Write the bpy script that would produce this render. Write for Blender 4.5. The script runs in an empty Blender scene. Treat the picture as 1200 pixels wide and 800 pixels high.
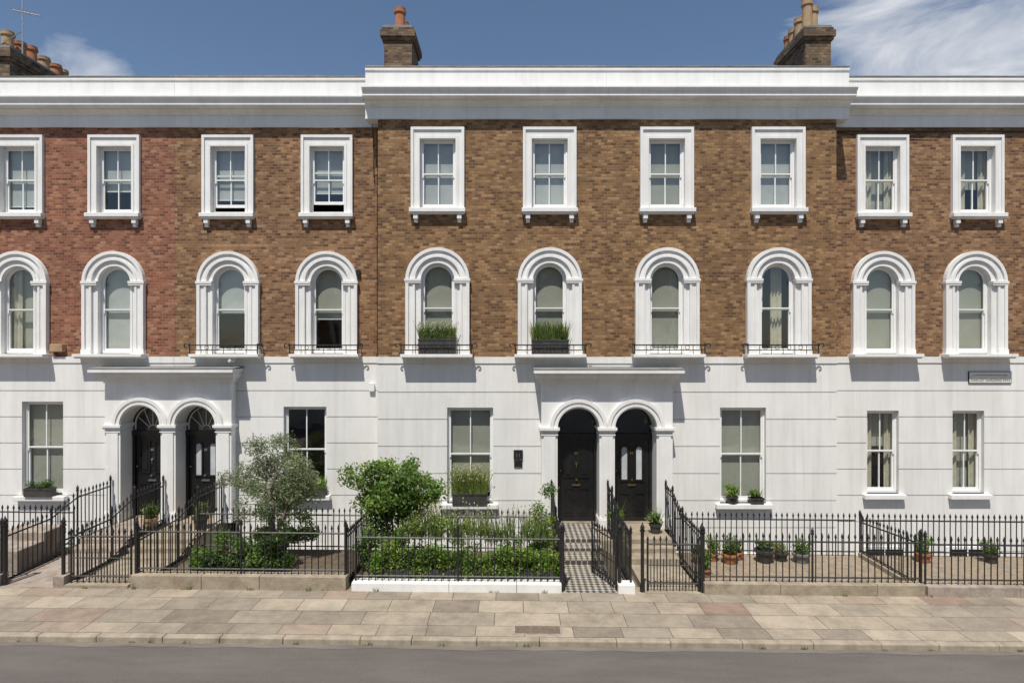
import bpy, math, random
from mathutils import Vector, Matrix
random.seed(7)
sc=bpy.context.scene
R=random.random
U=random.uniform
# ------------------------------------------------------------------ materials
def newmat(name):
    m=bpy.data.materials.new(name); m.use_nodes=True
    nt=m.node_tree; b=nt.nodes['Principled BSDF']
    return m,nt,b
def N(nt,t,**k):
    n=nt.nodes.new(t)
    for a,v in k.items(): setattr(n,a,v)
    return n
def L(nt,a,b): nt.links.new(a,b)
def ramp(nt,stops):
    r=N(nt,'ShaderNodeValToRGB'); e=r.color_ramp.elements
    while len(e)<len(stops): e.new(.5)
    for i,(p,c) in enumerate(stops):
        e[i].position=p; e[i].color=(c[0],c[1],c[2],1)
    return r
def mixc(nt,mode='MIX',fac=None):
    m=N(nt,'ShaderNodeMix',data_type='RGBA',blend_type=mode)
    if fac is not None: m.inputs[0].default_value=fac
    return m   # inputs 0 fac, 6 A, 7 B ; output 2
def noise(nt,vec,scale,detail=8,rough=.65,stretch=None):
    if stretch:
        mp=N(nt,'ShaderNodeMapping'); mp.inputs['Scale'].default_value=stretch; L(nt,vec,mp.inputs[0]); vec=mp.outputs[0]
    n=N(nt,'ShaderNodeTexNoise'); n.inputs['Scale'].default_value=scale; n.inputs['Detail'].default_value=detail; n.inputs['Roughness'].default_value=rough; L(nt,vec,n.inputs['Vector']); return n
def planar_uv(nt):
    tc=N(nt,'ShaderNodeTexCoord'); s=N(nt,'ShaderNodeSeparateXYZ'); L(nt,tc.outputs['Object'],s.inputs[0])
    g=N(nt,'ShaderNodeNewGeometry'); sn=N(nt,'ShaderNodeSeparateXYZ'); L(nt,g.outputs['True Normal'],sn.inputs[0])
    ab=N(nt,'ShaderNodeMath',operation='ABSOLUTE'); L(nt,sn.outputs[0],ab.inputs[0])
    gt=N(nt,'ShaderNodeMath',operation='GREATER_THAN'); L(nt,ab.outputs[0],gt.inputs[0]); gt.inputs[1].default_value=.5
    mx=N(nt,'ShaderNodeMix',data_type='FLOAT'); L(nt,gt.outputs[0],mx.inputs[0]); L(nt,s.outputs[0],mx.inputs[2]); L(nt,s.outputs[1],mx.inputs[3])
    c=N(nt,'ShaderNodeCombineXYZ'); L(nt,mx.outputs[0],c.inputs[0]); L(nt,s.outputs[2],c.inputs[1])
    return tc,c
def brickmat(name,stops,mortar,dirt=.72):
    m,nt,b=newmat(name)
    tc,uv=planar_uv(nt)
    br=N(nt,'ShaderNodeTexBrick',offset=.5); L(nt,uv.outputs[0],br.inputs['Vector'])
    br.inputs['Color1'].default_value=(0,0,0,1); br.inputs['Color2'].default_value=(1,1,1,1); br.inputs['Mortar'].default_value=(.5,.5,.5,1)
    br.inputs['Scale'].default_value=1; br.inputs['Brick Width'].default_value=.150; br.inputs['Row Height'].default_value=.070
    br.inputs['Mortar Size'].default_value=.008; br.inputs['Mortar Smooth'].default_value=.2
    rp=ramp(nt,stops); L(nt,br.outputs['Color'],rp.inputs[0])
    mo=mixc(nt); L(nt,br.outputs['Fac'],mo.inputs[0]); L(nt,rp.outputs[0],mo.inputs[6]); mo.inputs[7].default_value=(*mortar,1)
    n1=noise(nt,tc.outputs['Object'],.7,9,.7)
    r1=ramp(nt,[(.3,(dirt,dirt*.98,dirt*.98)),(.52,(1,1,1)),(.75,(1.12,1.07,1.0))]); L(nt,n1.outputs[0],r1.inputs[0])
    mu=mixc(nt,'MULTIPLY',1); L(nt,mo.outputs[2],mu.inputs[6]); L(nt,r1.outputs[0],mu.inputs[7])
    n2=noise(nt,tc.outputs['Object'],26,4)
    r2=ramp(nt,[(.3,(.70,.68,.66)),(.6,(1.12,1.12,1.12))]); L(nt,n2.outputs[0],r2.inputs[0])
    mu2=mixc(nt,'MULTIPLY',.7); L(nt,mu.outputs[2],mu2.inputs[6]); L(nt,r2.outputs[0],mu2.inputs[7])
    n4=noise(nt,tc.outputs['Object'],1.0,5,.6,(5,1,.35)); r4=ramp(nt,[(.35,(.84,.83,.83)),(.55,(1,1,1))]); L(nt,n4.outputs[0],r4.inputs[0])
    mu3=mixc(nt,'MULTIPLY',.8); L(nt,mu2.outputs[2],mu3.inputs[6]); L(nt,r4.outputs[0],mu3.inputs[7])
    L(nt,mu3.outputs[2],b.inputs['Base Color']); b.inputs['Roughness'].default_value=.9
    inv=N(nt,'ShaderNodeMath',operation='SUBTRACT'); inv.inputs[0].default_value=1; L(nt,br.outputs['Fac'],inv.inputs[1])
    ad=N(nt,'ShaderNodeMath',operation='ADD'); L(nt,inv.outputs[0],ad.inputs[0]); L(nt,n2.outputs[0],ad.inputs[1])
    bp=N(nt,'ShaderNodeBump'); bp.inputs['Strength'].default_value=.45; bp.inputs['Distance'].default_value=.01; L(nt,ad.outputs[0],bp.inputs['Height']); L(nt,bp.outputs[0],b.inputs['Normal'])
    return m
def noisy(name,c1,c2,scale=3,rough=.7,bump=.1,bscale=40,metal=0,stretch=(1,1,1),streak=0,fine=0):
    m,nt,b=newmat(name); tc=N(nt,'ShaderNodeTexCoord')
    n=noise(nt,tc.outputs['Object'],scale,8,.65,stretch)
    r=ramp(nt,[(.32,c1),(.62,c2)]); L(nt,n.outputs[0],r.inputs[0]); out=r.outputs[0]
    if streak:
        n4=noise(nt,tc.outputs['Object'],1.0,6,.65,(7,3,.28)); r4=ramp(nt,[(.36,(1-streak,1-streak*1.03,1-streak*1.12)),(.52,(1,1,1))]); L(nt,n4.outputs[0],r4.inputs[0])
        mu=mixc(nt,'MULTIPLY',1); L(nt,out,mu.inputs[6]); L(nt,r4.outputs[0],mu.inputs[7]); out=mu.outputs[2]
    if fine:
        n5=noise(nt,tc.outputs['Object'],90,3,.7); r5=ramp(nt,[(.35,(1-fine,)*3),(.65,(1+fine,)*3)]); L(nt,n5.outputs[0],r5.inputs[0])
        mu=mixc(nt,'MULTIPLY',1); L(nt,out,mu.inputs[6]); L(nt,r5.outputs[0],mu.inputs[7]); out=mu.outputs[2]
    L(nt,out,b.inputs['Base Color'])
    b.inputs['Roughness'].default_value=rough; b.inputs['Metallic'].default_value=metal
    if bump:
        n2=noise(nt,tc.outputs['Object'],bscale,5)
        bp=N(nt,'ShaderNodeBump'); bp.inputs['Strength'].default_value=bump; bp.inputs['Distance'].default_value=.02; L(nt,n2.outputs[0],bp.inputs['Height']); L(nt,bp.outputs[0],b.inputs['Normal'])
    return m
def slabmat(name,w,h,stops,joint,offs=.5,msize=.012,scale=1,dirt=.75,sq=1.0,rough=.85,loc=(0,0,0)):
    m,nt,b=newmat(name); tc=N(nt,'ShaderNodeTexCoord')
    mp=N(nt,'ShaderNodeMapping'); mp.inputs['Location'].default_value=loc; L(nt,tc.outputs['Object'],mp.inputs[0])
    br=N(nt,'ShaderNodeTexBrick',offset=offs,squash=sq,squash_frequency=3); L(nt,mp.outputs[0],br.inputs['Vector'])
    br.inputs['Color1'].default_value=(0,0,0,1); br.inputs['Color2'].default_value=(1,1,1,1); br.inputs['Mortar'].default_value=(.5,.5,.5,1)
    br.inputs['Scale'].default_value=scale; br.inputs['Brick Width'].default_value=w; br.inputs['Row Height'].default_value=h
    br.inputs['Mortar Size'].default_value=msize; br.inputs['Mortar Smooth'].default_value=.1
    rp=ramp(nt,stops); L(nt,br.outputs['Color'],rp.inputs[0])
    mo=mixc(nt); L(nt,br.outputs['Fac'],mo.inputs[0]); L(nt,rp.outputs[0],mo.inputs[6]); mo.inputs[7].default_value=(*joint,1)
    n1=noise(nt,tc.outputs['Object'],1.7,11,.78)
    r1=ramp(nt,[(.34,(dirt,dirt*.97,dirt*.94)),(.58,(1.08,1.06,1.03))]); L(nt,n1.outputs[0],r1.inputs[0])
    mu=mixc(nt,'MULTIPLY',1); L(nt,mo.outputs[2],mu.inputs[6]); L(nt,r1.outputs[0],mu.inputs[7])
    n3=N(nt,'ShaderNodeTexVoronoi'); L(nt,tc.outputs['Object'],n3.inputs['Vector']); n3.inputs['Scale'].default_value=7
    r3=ramp(nt,[(.05,(.6,.6,.6)),(.10,(1,1,1))]); L(nt,n3.outputs['Distance'],r3.inputs[0])
    mu3=mixc(nt,'MULTIPLY',.55); L(nt,mu.outputs[2],mu3.inputs[6]); L(nt,r3.outputs[0],mu3.inputs[7])
    n5=noise(nt,tc.outputs['Object'],45,4,.7); r5=ramp(nt,[(.35,(.86,)*3),(.65,(1.08,)*3)]); L(nt,n5.outputs[0],r5.inputs[0])
    mu4=mixc(nt,'MULTIPLY',1); L(nt,mu3.outputs[2],mu4.inputs[6]); L(nt,r5.outputs[0],mu4.inputs[7])
    L(nt,mu4.outputs[2],b.inputs['Base Color']); b.inputs['Roughness'].default_value=rough
    inv=N(nt,'ShaderNodeMath',operation='SUBTRACT'); inv.inputs[0].default_value=1; L(nt,br.outputs['Fac'],inv.inputs[1])
    bp=N(nt,'ShaderNodeBump'); bp.inputs['Strength'].default_value=.5; bp.inputs['Distance'].default_value=.01; L(nt,inv.outputs[0],bp.inputs['Height']); L(nt,bp.outputs[0],b.inputs['Normal'])
    return m
def leafmat(name):
    m,nt,b=newmat(name); a=N(nt,'ShaderNodeAttribute',attribute_name='Col')
    L(nt,a.outputs['Color'],b.inputs['Base Color']); b.inputs['Roughness'].default_value=.5
    t=N(nt,'ShaderNodeBsdfTranslucent'); mu=mixc(nt,'MULTIPLY',1); L(nt,a.outputs['Color'],mu.inputs[6]); mu.inputs[7].default_value=(1.7,1.75,.8,1); L(nt,mu.outputs[2],t.inputs[0])
    mx=N(nt,'ShaderNodeMixShader'); mx.inputs[0].default_value=.42
    L(nt,b.outputs[0],mx.inputs[1]); L(nt,t.outputs[0],mx.inputs[2]); L(nt,mx.outputs[0],nt.nodes['Material Output'].inputs[0])
    return m
def glassmat(name):
    m=bpy.data.materials.new(name); m.use_nodes=True; nt=m.node_tree; nt.nodes.clear()
    o=N(nt,'ShaderNodeOutputMaterial'); t=N(nt,'ShaderNodeBsdfTransparent'); t.inputs[0].default_value=(.87,.90,.88,1)
    g=N(nt,'ShaderNodeBsdfGlossy'); g.inputs['Roughness'].default_value=.03
    f=N(nt,'ShaderNodeLayerWeight'); f.inputs[0].default_value=.5
    pw=N(nt,'ShaderNodeMath',operation='POWER'); L(nt,f.outputs['Facing'],pw.inputs[0]); pw.inputs[1].default_value=4
    ma=N(nt,'ShaderNodeMath',operation='MULTIPLY_ADD'); L(nt,pw.outputs[0],ma.inputs[0]); ma.inputs[1].default_value=.8; ma.inputs[2].default_value=.11
    tc=N(nt,'ShaderNodeTexCoord'); n=noise(nt,tc.outputs['Object'],1.6,2)
    bp=N(nt,'ShaderNodeBump'); bp.inputs['Strength'].default_value=.2; bp.inputs['Distance'].default_value=.03; L(nt,n.outputs[0],bp.inputs['Height']); L(nt,bp.outputs[0],g.inputs['Normal'])
    mx=N(nt,'ShaderNodeMixShader'); L(nt,ma.outputs[0],mx.inputs[0]); L(nt,t.outputs[0],mx.inputs[1]); L(nt,g.outputs[0],mx.inputs[2]); L(nt,mx.outputs[0],o.inputs[0])
    return m
BROWN=brickmat('brown_stock_brick',[(0,(.105,.052,.026)),(.3,(.19,.100,.043)),(.7,(.275,.152,.064)),(1,(.37,.225,.11))],(.225,.145,.078))
BROWN2=brickmat('brown_stock_brick_b',[(0,(.105,.048,.026)),(.3,(.20,.098,.046)),(.7,(.285,.148,.068)),(1,(.38,.235,.125))],(.25,.165,.095))
RED=brickmat('red_brick',[(0,(.13,.045,.028)),(.3,(.235,.082,.045)),(.7,(.315,.120,.066)),(1,(.38,.20,.115))],(.26,.155,.10))
SOOT=brickmat('sooty_brick',[(0,(.06,.04,.025)),(.5,(.14,.09,.05)),(1,(.24,.17,.09))],(.12,.09,.07))
STUCCO=noisy('white_stucco',(.69,.675,.64),(.79,.775,.745),scale=1.1,rough=.75,bump=.15,bscale=25,stretch=(1.3,1,.45),streak=.07)
TRIM=noisy('white_trim_paint',(.72,.71,.68),(.81,.80,.775),scale=2.2,rough=.5,bump=.05,stretch=(1,1,.6),streak=.06)
SASH=noisy('sash_paint',(.76,.76,.74),(.82,.82,.80),scale=6,rough=.4,bump=0)
GLASS=glassmat('window_glass')
BLIND=noisy('roller_blind',(.34,.335,.28),(.41,.40,.345),scale=1.2,rough=.9,bump=0)
BLIND2=noisy('net_blind',(.42,.43,.42),(.54,.55,.53),scale=1.5,rough=.9,bump=0)
CURT=noisy('curtain_cloth',(.50,.46,.36),(.62,.58,.47),scale=5,rough=.95,bump=.05)
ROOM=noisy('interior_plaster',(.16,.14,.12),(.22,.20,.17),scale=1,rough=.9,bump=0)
BLACK=noisy('black_gloss_paint',(.008,.008,.009),(.014,.014,.015),scale=4,rough=.25,bump=0)
IRON=noisy('black_iron',(.010,.010,.011),(.022,.021,.02),scale=12,rough=.5,bump=.1)
BRASS=noisy('brass',(.35,.25,.10),(.5,.38,.16),scale=8,rough=.35,bump=0,metal=1)
STEEL=noisy('satin_steel',(.5,.5,.5),(.6,.6,.6),scale=8,rough=.35,bump=0,metal=1)
FROST=noisy('frosted_glass',(.40,.43,.44),(.52,.55,.56),scale=3,rough=.25,bump=0)
STONE=noisy('york_stone',(.22,.175,.125),(.36,.305,.225),scale=3.5,rough=.9,bump=.5,bscale=14,fine=.15)
STONE2=noisy('worn_stone',(.22,.175,.14),(.37,.31,.26),scale=4,rough=.9,bump=.5,bscale=14,fine=.15)
TERRA=noisy('terracotta',(.30,.11,.05),(.42,.18,.09),scale=6,rough=.85,bump=.15)
CLAY=noisy('buff_clay',(.30,.19,.10),(.42,.29,.17),scale=6,rough=.85,bump=.15)
LEAD=noisy('lead_sheet',(.14,.14,.14),(.24,.235,.225),scale=3,rough=.7,bump=.1)
SLATE=noisy('slate',(.07,.07,.08),(.13,.13,.14),scale=5,rough=.8,bump=.3)
ASPH=noisy('asphalt',(.108,.094,.084),(.150,.133,.120),scale=1.1,rough=.9,bump=.6,bscale=160,stretch=(.35,1.6,1),fine=.22)
GRAVEL=noisy('garden_gravel',(.20,.155,.11),(.35,.28,.20),scale=9,rough=.95,bump=.9,bscale=60,fine=.25)
SOIL=noisy('soil',(.07,.05,.032),(.14,.105,.07),scale=6,rough=1,bump=.8,bscale=30,fine=.3)
BARK=noisy('bark',(.09,.065,.045),(.19,.15,.11),scale=10,rough=.95,bump=.6,stretch=(1,1,.3))
PLANTER=noisy('planter_grey',(.03,.028,.026),(.06,.055,.05),scale=5,rough=.6,bump=.1)
LEAF=leafmat('leaf')
PAVE=slabmat('york_paving',.80,.52,[(0,(.225,.19,.15)),(.2,(.285,.245,.195)),(.45,(.325,.282,.22)),(.7,(.365,.31,.24)),(.88,(.41,.355,.28)),(1,(.27,.195,.15))],(.13,.105,.08),offs=.37,msize=.007,sq=1.4,loc=(.3,.07,0),dirt=.66)
KERB=noisy('kerb_stone',(.24,.195,.145),(.38,.325,.25),scale=2.5,rough=.9,bump=.4,bscale=18,fine=.15,stretch=(1.5,1,1))
GROUNDM=noisy('ground_earth',(.10,.09,.06),(.18,.15,.11),scale=.5,rough=1,bump=.3)
TILE,nt,b=newmat('chequer_tiles'); tc=N(nt,'ShaderNodeTexCoord'); mp=N(nt,'ShaderNodeMapping'); mp.inputs['Rotation'].default_value=(0,0,math.radians(45)); mp.inputs['Location'].default_value=(.02,.03,.013)
L(nt,tc.outputs['Object'],mp.inputs[0]); ck=N(nt,'ShaderNodeTexChecker'); ck.inputs['Scale'].default_value=11.5; ck.inputs['Color1'].default_value=(.07,.064,.06,1); ck.inputs['Color2'].default_value=(.40,.37,.32,1)
n=noise(nt,tc.outputs['Object'],4,8,.7); r=ramp(nt,[(.3,(.7,.68,.65)),(.65,(1.1,1.08,1.05))]); L(nt,n.outputs[0],r.inputs[0]); mu=mixc(nt,'MULTIPLY',1)
L(nt,mp.outputs[0],ck.inputs[0]); L(nt,ck.outputs[0],mu.inputs[6]); L(nt,r.outputs[0],mu.inputs[7]); L(nt,mu.outputs[2],b.inputs['Base Color']); b.inputs['Roughness'].default_value=.65

# ------------------------------------------------------------------ mesh helper
def gz(x): return -0.010*x
class MB:
    def __init__(s): s.v=[]; s.f=[]; s.c=[]
    def add(s,vs,fs):
        o=len(s.v); s.v+= [tuple(p) for p in vs]; s.f+=[tuple(i+o for i in f) for f in fs]
    def box(s,x0,x1,y0,y1,z0,z1):
        if x0>x1:x0,x1=x1,x0
        if y0>y1:y0,y1=y1,y0
        if z0>z1:z0,z1=z1,z0
        s.add([(x0,y0,z0),(x1,y0,z0),(x1,y1,z0),(x0,y1,z0),(x0,y0,z1),(x1,y0,z1),(x1,y1,z1),(x0,y1,z1)],
              [(0,3,2,1),(4,5,6,7),(0,1,5,4),(1,2,6,5),(2,3,7,6),(3,0,4,7)])
    def quad(s,a,b,c,d): s.add([a,b,c,d],[(0,1,2,3)])
    def poly(s,pts): s.add(pts,[tuple(range(len(pts)))])
    def cyl(s,p0,p1,r0,r1=None,n=8):
        r1=r0 if r1 is None else r1
        p0=Vector(p0);p1=Vector(p1); d=(p1-p0).normalized()
        a=d.orthogonal().normalized(); bb=d.cross(a)
        vs=[];
        for p,r in((p0,r0),(p1,r1)):
            for i in range(n):
                t=2*math.pi*i/n+math.pi/4; vs.append(p+a*math.cos(t)*r+bb*math.sin(t)*r)
        fs=[(i,(i+1)%n,n+(i+1)%n,n+i) for i in range(n)]+[tuple(range(n-1,-1,-1)),tuple(range(n,2*n))]
        s.add(vs,fs)
    def lathe(s,cx,cy,prof,n=20):
        vs=[];
        for r,z in prof:
            for i in range(n):
                t=2*math.pi*i/n; vs.append((cx+math.cos(t)*r,cy+math.sin(t)*r,z))
        fs=[]
        for k in range(len(prof)-1):
            for i in range(n): fs.append((k*n+i,k*n+(i+1)%n,(k+1)*n+(i+1)%n,(k+1)*n+i))
        fs.append(tuple(range(n-1,-1,-1))); fs.append(tuple(range((len(prof)-1)*n,len(prof)*n)))
        s.add(vs,fs)
    def prism_x(s,prof,x0,x1):
        n=len(prof); vs=[(x0,y,z) for y,z in prof]+[(x1,y,z) for y,z in prof]
        s.add(vs,[(i,(i+1)%n,n+(i+1)%n,n+i) for i in range(n)]+[tuple(range(n-1,-1,-1)),tuple(range(n,2*n))])
    def plate(s,polys,y0,y1):
        cu=bpy.data.curves.new('tmp','CURVE'); cu.dimensions='2D'; cu.fill_mode='BOTH'; cu.extrude=(y1-y0)/2
        for pl in polys:
            sp=cu.splines.new('POLY'); sp.points.add(len(pl)-1)
            for i,p in enumerate(pl): sp.points[i].co=(p[0],p[1],0,1)
            sp.use_cyclic_u=True
        ob=bpy.data.objects.new('tmp',cu); sc.collection.objects.link(ob)
        dg=bpy.context.evaluated_depsgraph_get(); me=bpy.data.meshes.new_from_object(ob.evaluated_get(dg))
        ym=(y0+y1)/2
        s.add([(v.co.x,ym-v.co.z,v.co.y) for v in me.vertices],[tuple(p.vertices) for p in me.polygons])
        bpy.data.objects.remove(ob); bpy.data.curves.remove(cu); bpy.data.meshes.remove(me)
    def obj(s,name,mat,parent=None,shear=False,bevel=0,smooth=False,recalc=True):
        if not s.v: return None
        me=bpy.data.meshes.new(name)
        vs=[(x,y,z+gz(x)) for x,y,z in s.v] if shear else s.v
        me.from_pydata(vs,[],s.f); me.materials.append(mat)
        if recalc:
            import bmesh
            bm=bmesh.new(); bm.from_mesh(me); bmesh.ops.recalc_face_normals(bm,faces=bm.faces); bm.to_mesh(me); bm.free()
        if s.c:
            ca=me.color_attributes.new('Col','FLOAT_COLOR','POINT')
            for i,c in enumerate(s.c): ca.data[i].color=(c[0],c[1],c[2],1)
        if smooth:
            for p in me.polygons: p.use_smooth=True
        ob=bpy.data.objects.new(name,me); sc.collection.objects.link(ob)
        if parent: link(ob,parent)
        if bevel:
            md=ob.modifiers.new('bevel','BEVEL'); md.width=bevel; md.segments=2; md.limit_method='ANGLE'
        return ob
def link(ob,parent):
    ob.parent=parent; ob.matrix_parent_inverse=Matrix.Translation(parent.location).inverted()
def empty(name,loc=(0,0,0)):
    e=bpy.data.objects.new(name,None); e.location=loc; e.empty_display_size=.2; sc.collection.objects.link(e); return e
def arch(cx,zs,r,zb,n=22):
    return [(cx-r,zb),(cx+r,zb)]+[(cx+r*math.cos(math.pi*i/n),zs+r*math.sin(math.pi*i/n)) for i in range(n+1)]
def ring(cx,zs,ro,ri,zb,n=24):
    o=[(cx+ro*math.cos(math.pi*i/n),zs+ro*math.sin(math.pi*i/n)) for i in range(n+1)]
    i_=[(cx+ri*math.cos(math.pi*i/n),zs+ri*math.sin(math.pi*i/n)) for i in range(n+1)][::-1]
    if zb<zs-1e-6: return [(cx+ro,zb)]+o+[(cx-ro,zb),(cx-ri,zb)]+i_+[(cx+ri,zb)]
    return o+i_
def rect(x0,x1,z0,z1): return [(x0,z0),(x1,z0),(x1,z1),(x0,z1)]
def rect_wall(mb,x0,x1,z0,z1,holes,y0,y1):
    zs=sorted({z0,z1}|{min(max(h[k],z0),z1) for h in holes for k in (2,3)})
    for a,b_ in zip(zs,zs[1:]):
        if b_-a<1e-4: continue
        hs=sorted([(h[0],h[1]) for h in holes if h[2]<b_-1e-4 and h[3]>a+1e-4])
        x=x0
        for h0,h1 in hs:
            h0=max(h0,x0);h1=min(h1,x1)
            if h1<=h0: continue
            if h0>x+1e-4: mb.box(x,h0,y0,y1,a,b_)
            x=max(x,h1)
        if x<x1-1e-4: mb.box(x,x1,y0,y1,a,b_)

# ------------------------------------------------------------------ houses
SILLZ=4.5; SPR=6.31; AR=.415
def sash(g,cx,y,z0,z1,hw,arched=False,cols=2,rows=1,opened=0):
    F=g['frames']; G=g['glass']; ya=y+.085; yb=y+.14; zm=(z0+z1)/2+(.0 if not arched else -.02)
    zs=z1-hw
    if arched:
        F.plate([arch(cx,zs,hw+.02,z0),arch(cx,zs,hw-.055,z0+.06)],ya,yb)
        F.plate([arch(cx,zs,hw-.05,zm+.01),arch(cx,zs,hw-.085,zm+.04)],ya+.015,yb-.015)
        G.poly([(x,y+.118,z) for x,z in arch(cx,zs,hw-.06,zm)])
    else:
        F.plate([rect(cx-hw-.01,cx+hw+.01,z0-.01,z1+.01),rect(cx-hw+.045,cx+hw-.045,z0+.05,z1-.045)],ya,yb)
        F.plate([rect(cx-hw+.04,cx+hw-.04,zm,z1-.04),rect(cx-hw+.08,cx+hw-.08,zm+.03,z1-.08)],ya+.015,yb-.015)
        G.poly([(cx-hw+.05,y+.118,zm),(cx+hw-.05,y+.118,zm),(cx+hw-.05,y+.118,z1-.05),(cx-hw+.05,y+.118,z1-.05)])
    F_=opened
    F.plate([rect(cx-hw+.04,cx+hw-.04,z0+.045+F_,zm+.03+F_),rect(cx-hw+.085,cx+hw-.085,z0+.12+F_,zm-.02+F_)],yb-.012,yb+.035)
    G.poly([(cx-hw+.05,yb+.012,z0+.08+F_),(cx+hw-.05,yb+.012,z0+.08+F_),(cx+hw-.05,yb+.012,zm+F_),(cx-hw+.05,yb+.012,zm+F_)])
    for c in range(1,cols):
        x=cx-hw+2*hw*c/cols
        F.box(x-.013,x+.013,ya+.018,yb-.018,zm+.02,z1-.06 if not arched else z1-.1)
        F.box(x-.013,x+.013,yb-.008,yb+.03,z0+.1+F_,zm-.01+F_)
    for (a,bz,yy0,yy1) in ((zm,z1,ya+.018,yb-.018),(z0+.06+F_,zm+F_,yb-.008,yb+.03)):
        for r in range(1,rows):
            z=a+(bz-a)*r/rows; F.box(cx-hw+.06,cx+hw-.06,yy0+.002,yy1-.002,z-.012,z+.012)
    for sx in(-1,1): F.box(cx+sx*(hw-.065)-.018,cx+sx*(hw-.065)+.018,ya+.013,yb-.02,zm-.07,zm+.012)
def blindq(mb,cx,y,z0,z1,hw): mb.box(cx-hw,cx+hw,y,y+.006,z0,z1)
def curtain(mb,x0,x1,y,z0,z1,amp=.03,wl=.11):
    n=int((x1-x0)/.015)+2; vs=[];fs=[]
    for i in range(n):
        x=x0+(x1-x0)*i/(n-1); yy=y+amp*math.sin(x/wl*2*math.pi)+.01*math.sin(x*31)
        vs+=[(x,yy,z0),(x,yy,z1)]
    for i in range(n-1): fs.append((2*i,2*i+2,2*i+3,2*i+1))
    mb.add(vs,fs)
def house(x0,x1,yw,tops,arches,grounds,brick,portico=None,treat={},balcony=(),dl=0,dr=0,opened={}):
    H=empty('terraced_house',((x0+x1)/2,yw,0))
    g={k:MB() for k in('frames','glass','blind','net','curt','sur','sill','room','iron')}
    w=MB(); holes=[arch(a,SPR,AR+.02,SILLZ-.03) for a in arches]+[rect(t-.46,t+.46,8.05,9.76) for t in tops]
    w.plate([rect(x0,x1,4.43,10.3)]+holes,yw,yw+.2); w.obj('brick_wall',brick,H)
    s=MB(); hs=[(c-h,c+h,a,b_) for c,h,a,b_ in grounds]
    if portico: hs.append((portico-1.55,portico+1.55,.0,3.85))
    rect_wall(s,x0,x1,-2.4,4.30,hs,yw,yw+.2)
    zz=[4.27,3.56,2.90,2.24,1.58,.92,.26,-.5,-2.4]
    for a,b_ in zip(zz,zz[1:]):
        rect_wall(s,x0,x1,b_+.026 if b_>-2 else b_,a,hs,yw-.028,yw+.001)
    s.box(x0,x1,yw-.05,yw+.2,4.275,4.432)
    s.obj('stucco_wall',STUCCO,H)
    c=MB(); y=yw
    prof=[(y+.2,10.22),(y-.05,10.22),(y-.05,10.25),(y-.03,10.26),(y-.03,10.50),(y-.07,10.51),(y-.07,10.54),(y-.11,10.58),(y-.17,10.61),(y-.17,10.64),(y-.36,10.66),(y-.36,10.76),(y-.39,10.77),(y-.43,10.83),(y-.43,10.86),(y-.02,10.93),(y-.02,11.40),(y-.05,11.41),(y-.05,11.46),(y+.3,11.48),(y+.3,10.22)]
    c.prism_x(prof,x0-dl,x1+dr); c.obj('cornice_parapet',TRIM,H)
    cp=MB(); xx=x0-dl
    while xx<x1+dr-.02:
        w_=min(U(.8,1.2),x1+dr-xx); cp.box(xx,xx+w_-.006,y-.06,y+.3,11.482,11.50+U(0,.018)); xx+=w_
    cp.obj('parapet_coping',LEAD if R()<.5 else STONE2,H)
    r=MB(); r.box(x0,x1,yw+.3,9,10.95,11.05); r.add([(x0,yw+.6,11.0),(x1,yw+.6,11.0),(x1,5,11.30),(x0,5,11.30),(x0,9,11.0),(x1,9,11.0)],[(0,1,2,3),(3,2,5,4)]); r.obj('slate_roof',SLATE,H)
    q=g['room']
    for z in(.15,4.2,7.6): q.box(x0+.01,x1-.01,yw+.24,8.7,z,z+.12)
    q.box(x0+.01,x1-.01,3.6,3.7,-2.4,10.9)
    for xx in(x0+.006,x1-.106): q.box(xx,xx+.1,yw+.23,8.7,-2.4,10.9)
    bk=MB(); bk.box(x0,x1,8.7,9,-2.4,10.95); bk.obj('rear_wall',brick,H)
    S=g['sur']; SI=g['sill']
    for t in tops:
        S.plate([[(t-.635,8.03),(t-.44,8.03),(t-.44,9.745),(t+.44,9.745),(t+.44,8.03),(t+.635,8.03),(t+.635,10.0),(t-.635,10.0)]],yw-.05,yw+.09)
        S.plate([[(t-.65,8.031),(t-.585,8.031),(t-.585,9.95),(t+.585,9.95),(t+.585,8.031),(t+.65,8.031),(t+.65,10.015),(t-.65,10.015)]],yw-.085,yw+.01)
        S.plate([[(t-.50,8.031),(t-.438,8.031),(t-.438,9.74),(t+.438,9.74),(t+.438,8.031),(t+.50,8.031),(t+.50,9.80),(t-.50,9.80)]],yw-.066,yw+.01)
        SI.box(t-.68,t+.68,yw-.17,yw+.14,7.94,8.04)
        SI.box(t-.66,t+.66,yw-.13,yw+.0,7.90,7.939)
        for sx in(-1,1):
            SI.box(t+sx*.53-.055,t+sx*.53+.055,yw-.12,yw+.01,7.78,7.899); SI.box(t+sx*.53-.045,t+sx*.53+.045,yw-.08,yw+.01,7.70,7.779)
        sash(g,t,yw,8.06,9.745,.44,cols=2,rows=1,opened=opened.get(('t',t),0))
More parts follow.
